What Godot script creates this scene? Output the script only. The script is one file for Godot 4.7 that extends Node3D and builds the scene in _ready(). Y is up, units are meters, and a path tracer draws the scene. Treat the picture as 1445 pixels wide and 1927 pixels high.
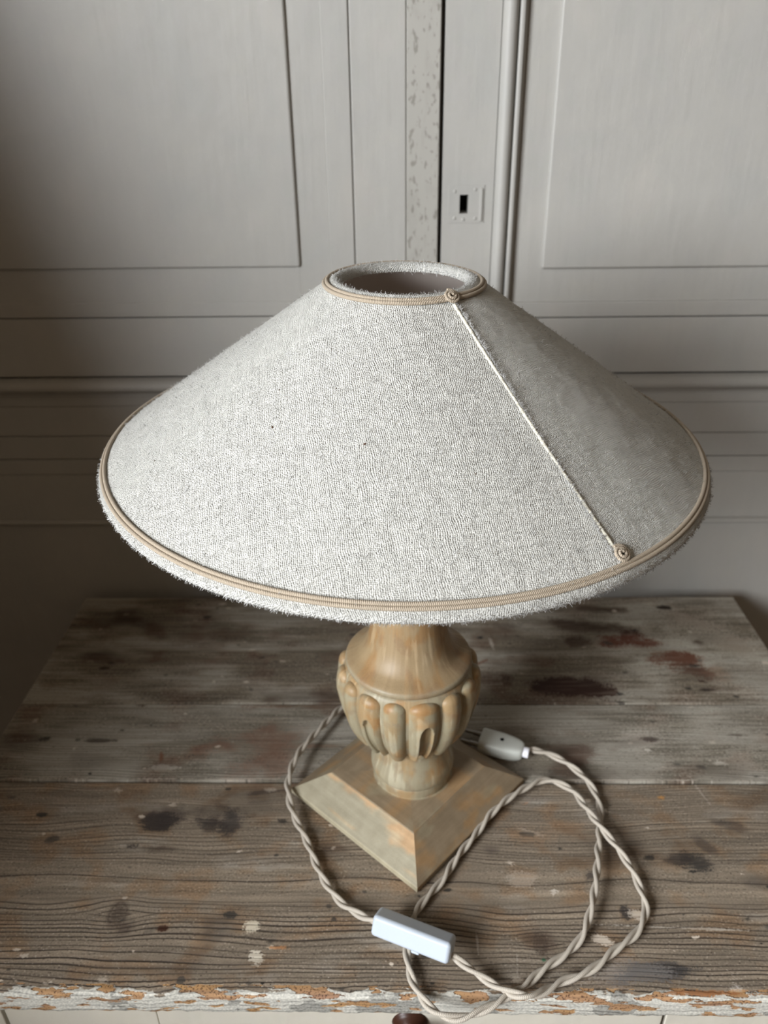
extends Node3D
# A table lamp with a woven conical shade on a worn plank table, before a painted panelled cupboard.
# Units are metres; the floor is y = 0, the table top y = T.

const T := 0.78
const CUP_Z := -0.893        # plane of the cupboard front
var rng := RandomNumberGenerator.new()
var M := {}

func _ready() -> void:
	rng.seed = 20240
	# ---------------------------------------------------------------- camera
	var cam := Camera3D.new()
	cam.name = "camera"
	cam.keep_aspect = Camera3D.KEEP_HEIGHT
	cam.fov = 66.9
	cam.transform = Transform3D(Basis(Vector3(0.9998, -0.0136, -0.0164), Vector3(0.0042, 0.8798, -0.4752), Vector3(0.0209, 0.4751, 0.8797)).orthonormalized(), Vector3(0, T + 0.60, 0))
	var lens := CameraAttributesPhysical.new()
	lens.frustum_focal_length = 18.17
	lens.exposure_aperture = 5.2
	lens.frustum_focus_distance = 0.48
	lens.frustum_near = 0.02
	lens.frustum_far = 60.0
	cam.attributes = lens
	add_child(cam)
	cam.current = true
	# ---------------------------------------------------------------- sky, exposure
	var env := Environment.new()
	var sky_mat := ProceduralSkyMaterial.new()
	sky_mat.sky_top_color = Color(0.62, 0.68, 0.76)
	sky_mat.sky_horizon_color = Color(0.80, 0.83, 0.86)
	sky_mat.ground_bottom_color = Color(0.30, 0.30, 0.28)
	sky_mat.ground_horizon_color = Color(0.45, 0.45, 0.43)
	var sky := Sky.new()
	sky.sky_material = sky_mat
	env.background_mode = Environment.BG_SKY
	env.sky = sky
	env.background_energy_multiplier = 0.35
	env.tonemap_mode = Environment.TONE_MAPPER_LINEAR
	env.tonemap_exposure = 1.0
	env.sdfgi_enabled = true
	env.ssao_enabled = true
	env.ssil_enabled = true
	var we := WorldEnvironment.new()
	we.name = "world_environment"
	we.environment = env
	add_child(we)
	# ---------------------------------------------------------------- daylight through the window in the left wall
	var win_z0 := 0.30
	var win_z1 := 1.60
	var win_y0 := T + 0.40
	var win_y1 := T + 1.50
	var wall_x := -1.20
	var day := AreaLight3D.new()
	day.name = "window_daylight"
	day.area_size = Vector2(win_z1 - win_z0, win_y1 - win_y0)
	day.light_color = Color(0.965, 0.98, 1.0)
	day.light_energy = 20.5
	day.light_size = 0.5
	day.shadow_enabled = true
	day.transform = Transform3D(Basis(Vector3.UP, -PI / 2), Vector3(wall_x - 0.13, (win_y0 + win_y1) / 2, (win_z0 + win_z1) / 2))
	add_child(day)

	make_materials()
	build_room(wall_x, win_z0, win_z1, win_y0, win_y1)
	build_cupboard()
	build_table()
	build_lamp()
	build_cord()

# ==================================================================== helpers
func tag(o: Node3D, label: String, category := "", group := "", kind := "") -> void:
	if label: o.set_meta("label", label)
	if category: o.set_meta("category", category)
	if group: o.set_meta("group", group)
	if kind: o.set_meta("kind", kind)

func root(called: String, at: Vector3, turn := 0.0) -> Node3D:
	var o := Node3D.new()
	o.name = called
	o.position = at
	o.rotation.y = turn
	add_child(o, true)
	return o

func group_under(called: String, parent: Node3D, at := Vector3.ZERO) -> Node3D:
	var o := Node3D.new()
	o.name = called
	o.position = at
	parent.add_child(o, true)
	return o

func fresh() -> Dictionary:
	return {"v": PackedVector3Array(), "n": PackedVector3Array(), "u": PackedVector2Array(), "c": PackedColorArray(), "i": PackedInt32Array()}

# one named mesh from collected arrays
func commit(called: String, d: Dictionary, m: Material, parent: Node, label := "") -> MeshInstance3D:
	var a := []
	a.resize(Mesh.ARRAY_MAX)
	a[Mesh.ARRAY_VERTEX] = d.v
	a[Mesh.ARRAY_NORMAL] = d.n
	a[Mesh.ARRAY_TEX_UV] = d.u
	if d.c.size() == d.v.size():
		a[Mesh.ARRAY_COLOR] = d.c
	a[Mesh.ARRAY_INDEX] = d.i
	var am := ArrayMesh.new()
	am.add_surface_from_arrays(Mesh.PRIMITIVE_TRIANGLES, a)
	var o := MeshInstance3D.new()
	o.name = called
	o.mesh = am
	o.material_override = m
	if label: o.set_meta("label", label)
	parent.add_child(o, true)
	return o

# a surface p(u, v) on a grid; front where du x dv points (sgn = 1) or the other way
func grid(d: Dictionary, nu: int, nv: int, p: Callable, uvf = null, sgn := 1.0, colf = null) -> void:
	var base: int = d.v.size()
	var v: PackedVector3Array = d.v
	var n: PackedVector3Array = d.n
	var uv: PackedVector2Array = d.u
	var c: PackedColorArray = d.c
	var ix: PackedInt32Array = d.i
	var eu := 0.25 / nu
	var ev := 0.25 / nv
	for j in nv + 1:
		var b := float(j) / nv
		for i in nu + 1:
			var a := float(i) / nu
			var q: Vector3 = p.call(a, b)
			var du: Vector3 = p.call(a + eu, b) - p.call(a - eu, b)
			var dv: Vector3 = p.call(a, b + ev) - p.call(a, b - ev)
			var nn := du.cross(dv) * sgn
			v.append(q)
			n.append(nn.normalized() if nn.length_squared() > 1e-24 else Vector3.UP)
			uv.append(uvf.call(a, b) if uvf != null else Vector2(a, b))
			if colf != null:
				c.append(colf.call(a, b))
	for j in nv:
		for i in nu:
			var k := base + j * (nu + 1) + i
			var e := k + nu + 1
			if sgn > 0:
				ix.append_array([k, e + 1, k + 1, k, e, e + 1])
			else:
				ix.append_array([k, k + 1, e + 1, k, e + 1, e])
	d.v = v
	d.n = n
	d.u = uv
	d.c = c
	d.i = ix

# a box from lo to hi with rounded edges
func rbox(d: Dictionary, lo: Vector3, hi: Vector3, b := 0.002, xf := Transform3D(), seg := 2) -> void:
	var h := (hi - lo) / 2
	var mid := (hi + lo) / 2
	b = minf(b, minf(h.x, minf(h.y, h.z)) * 0.98)
	var inner := h - Vector3.ONE * b
	for ax in 3:
		for s in [-1.0, 1.0]:
			var a1 := (ax + 1) % 3
			var a2 := (ax + 2) % 3
			var l1 := steps(h[a1], b, seg)
			var l2 := steps(h[a2], b, seg)
			var base: int = d.v.size()
			for y in l2:
				for x in l1:
					var q := Vector3.ZERO
					q[ax] = h[ax] * s
					q[a1] = x
					q[a2] = y
					var c := q.clamp(-inner, inner)
					var nn := (q - c).normalized()
					var pos := c + nn * b
					d.v.append(xf * (mid + pos))
					d.n.append((xf.basis * nn).normalized())
					d.u.append(Vector2(pos[a1], pos[a2]))
			var w := l1.size()
			for j in l2.size() - 1:
				for i in w - 1:
					var k := base + j * w + i
					var e := k + w
					if s > 0:
						d.i.append_array([k, e + 1, k + 1, k, e, e + 1])
					else:
						d.i.append_array([k, k + 1, e + 1, k, e + 1, e])

func steps(h: float, b: float, seg: int) -> PackedFloat32Array:
	var r := PackedFloat32Array()
	for i in seg + 1:
		r.append(-h + b * (1.0 - cos(PI / 2 * i / seg)) if seg > 2 else -h + b * i / seg)
	for i in seg + 1:
		r.append(h - b + b * i / seg)
	return r

# profile of (radius, height) points turned about y
func smooth_profile(pts: Array, t: float) -> Vector2:
	var n := pts.size() - 1
	var x := clampf(t, 0.0, 1.0) * n
	var i := mini(int(x), n - 1)
	var f := x - i
	var p1: Vector2 = pts[i]
	var p2: Vector2 = pts[i + 1]
	var p0: Vector2 = pts[maxi(i - 1, 0)]
	var p3: Vector2 = pts[mini(i + 2, n)]
	return p1.cubic_interpolate(p2, p0, p3, f)

func lathe(d: Dictionary, pts: Array, nu: int, nv: int, centre := Vector3.ZERO, uscale := 1.0, colf = null) -> void:
	var f := func(u: float, v: float) -> Vector3:
		var q := smooth_profile(pts, v)
		var a := -u * TAU
		return centre + Vector3(q.x * cos(a), q.y, q.x * sin(a))
	var g := func(u: float, v: float) -> Vector2:
		return Vector2(smooth_profile(pts, v).y * 4.0, u * uscale)
	grid(d, nu, nv, f, g, 1.0, colf)

func frame_path(pts: Array, step: float) -> Array:
	# even resampling of a smooth curve through the points: [positions, side vectors, up vectors]
	var cv := Curve3D.new()
	cv.bake_interval = step / 3
	for k in pts.size():
		var a: Vector3 = pts[maxi(k - 1, 0)]
		var b: Vector3 = pts[mini(k + 1, pts.size() - 1)]
		var t := (b - a) / 6.0
		cv.add_point(pts[k], -t, t)
	var n := int(cv.get_baked_length() / step)
	var ps := []
	for k in n + 1:
		ps.append(cv.sample_baked(cv.get_baked_length() * k / n, true))
	var sides := []
	var ups := []
	var side := Vector3.ZERO
	for k in n + 1:
		var tg: Vector3 = (ps[mini(k + 1, n)] - ps[maxi(k - 1, 0)]).normalized()
		if k == 0:
			side = tg.cross(Vector3.UP)
			if side.length() < 0.1: side = tg.cross(Vector3.RIGHT)
		side = (side - tg * side.dot(tg)).normalized()
		sides.append(side)
		ups.append(side.cross(tg).normalized())
	return [ps, sides, ups]

# a tube along framed points, moved off the line by off(k) -> Vector2, radius rad(k) -> float
func tube(d: Dictionary, fr: Array, sides: int, off: Callable, rad: Callable, cap := true, uvl := 1.0) -> void:
	var ps: Array = fr[0]
	var n := ps.size()
	var base: int = d.v.size()
	var v: PackedVector3Array = d.v
	var nn: PackedVector3Array = d.n
	var uv: PackedVector2Array = d.u
	var ix: PackedInt32Array = d.i
	var length := 0.0
	var cen := []
	for k in n:
		var o: Vector2 = off.call(k)
		cen.append(ps[k] + fr[1][k] * o.x + fr[2][k] * o.y)
	for k in n:
		if k: length += cen[k].distance_to(cen[k - 1])
		var tg: Vector3 = (cen[mini(k + 1, n - 1)] - cen[maxi(k - 1, 0)]).normalized()
		var s: Vector3 = (fr[1][k] - tg * fr[1][k].dot(tg)).normalized()
		var up := s.cross(tg)
		var r: float = rad.call(k)
		for i in sides + 1:
			var a := TAU * i / sides
			var w := s * cos(a) + up * sin(a)
			v.append(cen[k] + w * r)
			nn.append(w)
			uv.append(Vector2(length * uvl, float(i) / sides))
	for k in n - 1:
		for i in sides:
			var q := base + k * (sides + 1) + i
			var e := q + sides + 1
			ix.append_array([q, q + 1, e + 1, q, e + 1, e])
	if cap:
		for k in [0, n - 1]:
			var tg: Vector3 = (cen[1] - cen[0]).normalized() * -1.0 if k == 0 else (cen[n - 1] - cen[n - 2]).normalized()
			var b := v.size()
			v.append(cen[k] + tg * rad.call(k) * 0.4)
			nn.append(tg)
			uv.append(Vector2.ZERO)
			for i in sides + 1:
				v.append(v[base + k * (sides + 1) + i])
				nn.append((nn[base + k * (sides + 1) + i] + tg).normalized())
				uv.append(Vector2.ZERO)
			for i in sides:
				if k == 0:
					ix.append_array([b, b + 2 + i, b + 1 + i])
				else:
					ix.append_array([b, b + 1 + i, b + 2 + i])
	d.v = v
	d.n = nn
	d.u = uv
	d.i = ix

# a profile of (along, out) points in the plane of two axes, swept from a to b
func extrude(d: Dictionary, prof: PackedVector2Array, origin: Vector3, ax: Vector3, ay: Vector3, along: Vector3) -> void:
	# flat strips with their own normals; ax x ay gives the front when walking the profile
	for k in prof.size() - 1:
		var p := prof[k]
		var q := prof[k + 1]
		var a := origin + ax * p.x + ay * p.y
		var b := origin + ax * q.x + ay * q.y
		var t := (b - a).normalized()
		var nrm := along.normalized().cross(t)
		# smooth normals for short (curved) strips
		var n0 := nrm
		var n1 := nrm
		if k > 0 and p.distance_to(prof[k - 1]) < 0.005 and p.distance_to(q) < 0.005:
			n0 = (nrm + along.normalized().cross(((a - (origin + ax * prof[k - 1].x + ay * prof[k - 1].y))).normalized())).normalized()
		if k < prof.size() - 2 and q.distance_to(prof[k + 2]) < 0.005 and p.distance_to(q) < 0.005:
			n1 = (nrm + along.normalized().cross((((origin + ax * prof[k + 2].x + ay * prof[k + 2].y) - b)).normalized())).normalized()
		var base: int = d.v.size()
		d.v.append_array([a, b, b + along, a + along])
		d.n.append_array([n0, n1, n1, n0])
		d.u.append_array([p, q, q, p])
		d.i.append_array([base, base + 1, base + 2, base, base + 2, base + 3])

# ==================================================================== textures and materials
func noise_bytes(w: int, h: int, sx: int, sy: int, freq: float, seed_: int, oct := 4, kind := FastNoiseLite.TYPE_SIMPLEX_SMOOTH) -> PackedByteArray:
	var n := FastNoiseLite.new()
	n.noise_type = kind
	n.seed = seed_
	n.frequency = freq
	n.fractal_octaves = oct
	n.fractal_type = FastNoiseLite.FRACTAL_FBM if oct > 1 else FastNoiseLite.FRACTAL_NONE
	var im := n.get_seamless_image(maxi(4, w / sx), maxi(4, h / sy))
	im.resize(w, h, Image.INTERPOLATE_CUBIC)
	im.convert(Image.FORMAT_L8)
	return im.get_data()

func tex(w: int, h: int, bytes: PackedByteArray, fmt := Image.FORMAT_RGB8) -> ImageTexture:
	return ImageTexture.create_from_image(Image.create_from_data(w, h, false, fmt, bytes))

func mat(called: String, col: Color, rough := 0.8, metal := 0.0) -> StandardMaterial3D:
	var m := StandardMaterial3D.new()
	m.resource_name = called
	m.albedo_color = col
	m.roughness = rough
	m.metallic = metal
	m.metallic_specular = 0.4
	M[called] = m
	return m

func c8(r: int, g: int, b: int) -> Color:
	return Color(r / 255.0, g / 255.0, b / 255.0)

func make_materials() -> void:
	# ---- painted wood: faint brush marks and lumps
	var w := 512
	var lumps := noise_bytes(w, w, 1, 1, 0.012, 11, 5)
	var brush := noise_bytes(w, w, 1, 12, 0.05, 12, 3)
	var tone := noise_bytes(w, w, 4, 4, 0.02, 13, 4)
	var alb := PackedByteArray()
	alb.resize(w * w * 3)
	var hgt := PackedByteArray()
	hgt.resize(w * w)
	for k in w * w:
		var t: int = 236 + (tone[k] - 128) / 22 + (brush[k] - 128) / 60
		alb[k * 3] = clampi(t, 0, 255)
		alb[k * 3 + 1] = clampi(t - (tone[k] - 128) / 60, 0, 255)
		alb[k * 3 + 2] = clampi(t - 2 - (tone[k] - 128) / 40, 0, 255)
		hgt[k] = clampi(lumps[k] * 3 / 4 + brush[k] / 4, 0, 255)
	var paint_a := tex(w, w, alb)
	var paint_h := tex(w, w, hgt, Image.FORMAT_L8)
	for row in [["paint", Color(0.718, 0.708, 0.688), 0.5], ["cream_paint", Color(0.85, 0.825, 0.77), 0.6], ["wall_paint", Color(0.47, 0.41, 0.34), 0.9]]:
		var m := mat(row[0], row[1], row[2])
		m.albedo_texture = paint_a
		m.heightmap_enabled = true
		m.heightmap_texture = paint_h
		m.heightmap_scale = 0.06
		m.uv1_triplanar = true
		m.uv1_world_triplanar = true
		m.uv1_scale = Vector3(3.3, 3.3, 3.3)
	var sw := 64
	var shh := 1024
	var sc := noise_bytes(sw, shh, 1, 1, 0.07, 41, 5)
	var sc2 := noise_bytes(sw, shh, 1, 1, 0.02, 42, 4)
	alb = PackedByteArray()
	alb.resize(sw * shh * 3)
	for y in shh:
		for x in sw:
			var k := y * sw + x
			var band := exp(-pow((x - 12) / 6.0, 2.0)) + 0.7 * exp(-pow((x - 56) / 7.0, 2.0))
			var e := clampf((sc[k] - 178 + band * 34.0) / 36.0, 0.0, 1.0) * 0.55 + clampf((sc2[k] - 140) / 80.0, 0.0, 1.0) * 0.10
			alb[k * 3] = int(lerpf(171, 118, e))
			alb[k * 3 + 1] = int(lerpf(168, 114, e))
			alb[k * 3 + 2] = int(lerpf(160, 104, e))
	var scm := mat("scuffed_paint", Color(0.97, 0.97, 0.97), 0.6)
	scm.albedo_texture = tex(sw, shh, alb)
	scm.uv1_scale = Vector3(29.0, 0.96, 1.0)
	scm.uv1_offset = Vector3(0.5, 0.5, 0.0)
	mat("dark_gap", Color(0.05, 0.045, 0.04), 0.9)
	mat("floor_wood", Color(0.27, 0.19, 0.13), 0.6)
	mat("white_frame", Color(0.85, 0.85, 0.83), 0.5)
	var gl := mat("glass", Color(0.95, 0.97, 1.0, 0.05), 0.02)
	gl.transparency = BaseMaterial3D.TRANSPARENCY_ALPHA
	mat("white_plastic", Color(0.73, 0.765, 0.80), 0.35)
	var plug := mat("ivory_plastic", Color(0.80, 0.81, 0.78), 0.25)
	plug.clearcoat_enabled = true
	plug.clearcoat = 0.3
	mat("collar_plastic", Color(0.95, 0.95, 0.97), 0.4)
	mat("black_plastic", Color(0.03, 0.03, 0.03), 0.4)
	mat("brass", Color(0.72, 0.62, 0.42), 0.35, 1.0)
	mat("steel", Color(0.62, 0.60, 0.57), 0.35, 1.0)
	mat("knob_wood", Color(0.22, 0.13, 0.09), 0.35)
	mat("dark_wood", Color(0.30, 0.24, 0.19), 0.8)
	# ---- woven cloth of the shade: plain weave with uneven yarns, 128 threads a tile
	w = 1024
	var th := 128
	var yarn := noise_bytes(w, w, 2, 32, 0.09, 21, 2)
	var yarn2 := noise_bytes(w, w, 32, 2, 0.09, 22, 2)
	var slub := noise_bytes(w, w, 2, 2, 0.03, 23, 4)
	var grit := noise_bytes(w, w, 1, 1, 0.4, 24, 2)
	alb = PackedByteArray()
	alb.resize(w * w * 3)
	hgt = PackedByteArray()
	hgt.resize(w * w)
	var bump := PackedFloat32Array()
	for i in 8: bump.append(sin(PI * (i + 0.5) / 8.0))
	var bend := noise_bytes(w, w, 8, 8, 0.05, 25, 3)
	var bend2 := noise_bytes(w, w, 8, 8, 0.05, 26, 3)
	var lump := noise_bytes(w, w, 1, 1, 0.13, 27, 2)
	for y in w:
		for x in w:
			var k := y * w + x
			var px := (x * 32 + (bend[k] - 128) * 2 + 8192) >> 5
			var py := (y * 32 + (bend2[k] - 128) * 2 + 8192) >> 5
			var bx := bump[px & 7]
			var by := bump[py & 7]
			var over := ((px >> 3) + (py >> 3)) & 1
			var hh: float = (0.45 + 0.55 * by) * bx if over else (0.45 + 0.55 * bx) * by
			hh = hh * (0.30 + yarn[k] / 300.0 if over else 0.30 + yarn2[k] / 300.0) + (slub[k] - 128) / 420.0 + (lump[k] - 128) / 330.0 + (grit[k] - 128) / 420.0
			hgt[k] = clampi(int(hh * 165.0 + 45.0), 0, 255)
			var t: int = 236 + (slub[k] - 128) / 12 + (grit[k] - 128) / 10
			alb[k * 3] = clampi(t, 0, 255)
			alb[k * 3 + 1] = clampi(t - 2, 0, 255)
			alb[k * 3 + 2] = clampi(t - 9, 0, 255)
	var cloth := mat("cloth", Color(0.87, 0.87, 0.862), 0.95)
	cloth.albedo_texture = tex(w, w, alb)
	cloth.heightmap_enabled = true
	cloth.heightmap_texture = tex(w, w, hgt, Image.FORMAT_L8)
	cloth.heightmap_scale = 0.17
	cloth.rim_enabled = true
	cloth.rim = 0.3
	mat("fuzz", Color(0.83, 0.825, 0.81), 0.9)
	mat("lining", Color(0.74, 0.70, 0.67), 0.9)
	mat("speck", Color(0.30, 0.20, 0.14), 0.9)
	var sm := mat("seam_cloth", Color(0.86, 0.84, 0.77), 0.95)
	sm.heightmap_enabled = true
	sm.heightmap_texture = cloth.heightmap_texture
	sm.heightmap_scale = 0.05
	sm.uv1_scale = Vector3(0.3, 0.02, 1)
	# ---- wrapped cord: slanting threads
	w = 64
	hgt = PackedByteArray()
	hgt.resize(w * w)
	var hg2 := PackedByteArray()
	hg2.resize(w * w)
	for y in w:
		for x in w:
			hgt[y * w + x] = int(127.0 + 120.0 * sin(TAU * (x / 16.0 + y / 32.0)))
			var s := 1.0 if (y / 8) % 2 else -1.0
			hg2[y * w + x] = int(127.0 + 120.0 * sin(TAU * (x / 16.0 + s * y / 16.0)) * sin(PI * (y % 8 + 0.5) / 8.0))
	var gimp := mat("gimp_cord", Color(0.655, 0.60, 0.525), 0.75)
	gimp.heightmap_enabled = true
	gimp.heightmap_texture = tex(w, w, hgt, Image.FORMAT_L8)
	gimp.heightmap_scale = 0.03
	gimp.rim_enabled = true
	gimp.rim = 0.25
	var flex := mat("textile_flex", Color(0.72, 0.685, 0.63), 0.55)
	flex.heightmap_enabled = true
	flex.heightmap_texture = tex(w, w, hg2, Image.FORMAT_L8)
	flex.heightmap_scale = 0.03
	flex.rim_enabled = true
	flex.rim = 0.3
	# ---- limewashed carved wood
	w = 768
	var grain := noise_bytes(w, w, 24, 1, 0.06, 31, 4)
	var wear := noise_bytes(w, w, 3, 2, 0.022, 32, 4)
	var wear2 := noise_bytes(w, w, 2, 2, 0.035, 33, 5)
	var wash := noise_bytes(w, w, 6, 2, 0.03, 34, 5)
	var fine := noise_bytes(w, w, 1, 1, 0.35, 35, 2)
	alb = PackedByteArray()
	alb.resize(w * w * 3)
	hgt = PackedByteArray()
	hgt.resize(w * w)
	for k in w * w:
		var g := (grain[k] - 128) / 128.0
		var o := clampf((wear[k] - 136 + g * 22.0) / 60.0, 0.0, 1.0)
		var pl := clampf((wear2[k] - 140) / 50.0, 0.0, 1.0)
		var wh := clampf((wash[k] - 166 + g * 46.0) / 26.0, 0.0, 1.0)
		var s := g * 9.0 + (fine[k] - 128) / 14.0
		o *= 0.45
		var r := lerpf(lerpf(lerpf(182, 178, o), 164, pl * 0.5), 212, wh * 0.6) + s
		var gg := lerpf(lerpf(lerpf(172, 138, o), 146, pl * 0.5), 204, wh * 0.6) + s
		var b := lerpf(lerpf(lerpf(150, 92, o), 126, pl * 0.5), 184, wh * 0.6) + s
		alb[k * 3] = clampi(int(r), 0, 255)
		alb[k * 3 + 1] = clampi(int(gg), 0, 255)
		alb[k * 3 + 2] = clampi(int(b), 0, 255)
		hgt[k] = clampi(int(128 + g * 40.0 + wh * 40.0 - o * 20.0), 0, 255)
	var lime := mat("limewashed_wood", Color(0.96, 0.96, 0.95), 0.45)
	lime.albedo_texture = tex(w, w, alb)
	lime.heightmap_enabled = true
	lime.heightmap_texture = tex(w, w, hgt, Image.FORMAT_L8)
	lime.heightmap_scale = 0.03
	lime.vertex_color_use_as_albedo = true
	for k in w * w:
		var g := (grain[k] - 128) / 128.0
		var t := g * 10.0 + (fine[k] - 128) / 12.0 + (wear2[k] - 128) / 12.0
		alb[k * 3] = clampi(int(186 + t), 0, 255)
		alb[k * 3 + 1] = clampi(int(178 + t), 0, 255)
		alb[k * 3 + 2] = clampi(int(156 + t), 0, 255)
	var plain := mat("plain_limewash", Color(0.98, 0.98, 0.97), 0.5)
	plain.albedo_texture = tex(w, w, alb)
	plain.heightmap_enabled = true
	plain.heightmap_texture = lime.heightmap_texture
	plain.heightmap_scale = 0.02
	plain.vertex_color_use_as_albedo = true

# ==================================================================== room
func struct_box(called: String, parts: Array, m: Material) -> void:
	var d := fresh()
	for p in parts:
		rbox(d, p[0], p[1], 0.004)
	var o := commit(called, d, m, self)
	tag(o, "", "", "", "structure")

func build_room(wx: float, z0: float, z1: float, y0: float, y1: float) -> void:
	var x1 := 2.4
	var zb := -1.36
	var zf := 2.3
	var top := 2.6
	var t := 0.16
	struct_box("floor", [[Vector3(wx - t, -0.1, zb - t), Vector3(x1 + t, 0, zf + t)]], M.floor_wood)
	struct_box("ceiling", [[Vector3(wx - t, top, zb - t), Vector3(x1 + t, top + 0.1, zf + t)]], M.wall_paint)
	struct_box("wall_back", [[Vector3(wx - t, 0, zb - t), Vector3(x1 + t, top, zb)]], M.wall_paint)
	struct_box("wall_front", [[Vector3(wx - t, 0, zf), Vector3(x1 + t, top, zf + t)]], M.wall_paint)
	struct_box("wall_right", [[Vector3(x1, 0, zb), Vector3(x1 + t, top, zf)]], M.wall_paint)
	struct_box("wall_left", [
		[Vector3(wx - t, 0, zb), Vector3(wx, top, z0)], [Vector3(wx - t, 0, z1), Vector3(wx, top, zf)],
		[Vector3(wx - t, 0, z0), Vector3(wx, y0, z1)], [Vector3(wx - t, y1, z0), Vector3(wx, top, z1)]], M.wall_paint)
	# the closed side of a stair that climbs along the left wall up to the cupboard
	var st := CSGPolygon3D.new()
	st.name = "stair_side"
	st.polygon = PackedVector2Array([Vector2(zb, 0), Vector2(0.30, 0), Vector2(0.30, T + 0.06), Vector2(-0.54, T + 1.00), Vector2(-0.66, top), Vector2(zb, top)])
	st.depth = -0.66 - wx
	st.material = M.wall_paint
	st.transform = Transform3D(Basis(Vector3(0, 0, 1), Vector3.UP, Vector3(-1, 0, 0)), Vector3(wx, 0, 0))
	get_node("wall_left").add_child(st)
	var win := Node3D.new()
	win.name = "window_1"
	add_child(win, true)
	tag(win, "", "", "", "structure")
	var d := fresh()
	var fx := wx - 0.09
	for s in [[z0, z0 + 0.04, y0, y1], [z1 - 0.04, z1, y0, y1], [z0, z1, y0, y0 + 0.04], [z0, z1, y1 - 0.04, y1], [(z0 + z1) / 2 - 0.02, (z0 + z1) / 2 + 0.02, y0, y1]]:
		rbox(d, Vector3(fx - 0.02, s[2], s[0]), Vector3(fx + 0.02, s[3], s[1]), 0.004)
	commit("window_frame", d, M.white_frame, win)
	var g := fresh()
	rbox(g, Vector3(fx - 0.002, y0 + 0.03, z0 + 0.03), Vector3(fx + 0.002, y1 - 0.03, z1 - 0.03), 0.001)
	commit("pane", g, M.glass, win)

# ==================================================================== cupboard
func board(called: String, parent: Node3D, x0: float, x1: float, y0: float, y1: float, front: float, m: Material, bevel := 0.0015, deep := 0.02) -> MeshInstance3D:
	var d := fresh()
	rbox(d, Vector3(x0, y0 + T, CUP_Z + front - deep), Vector3(x1, y1 + T, CUP_Z + front), bevel)
	return commit(called, d, m, parent)

func half_round(n: int, w: float, hgt: float) -> PackedVector2Array:
	var r := PackedVector2Array()
	for k in n + 1:
		var a := PI * k / n
		r.append(Vector2(w / 2 - w / 2 * cos(a), hgt * sin(a)))
	return r

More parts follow.
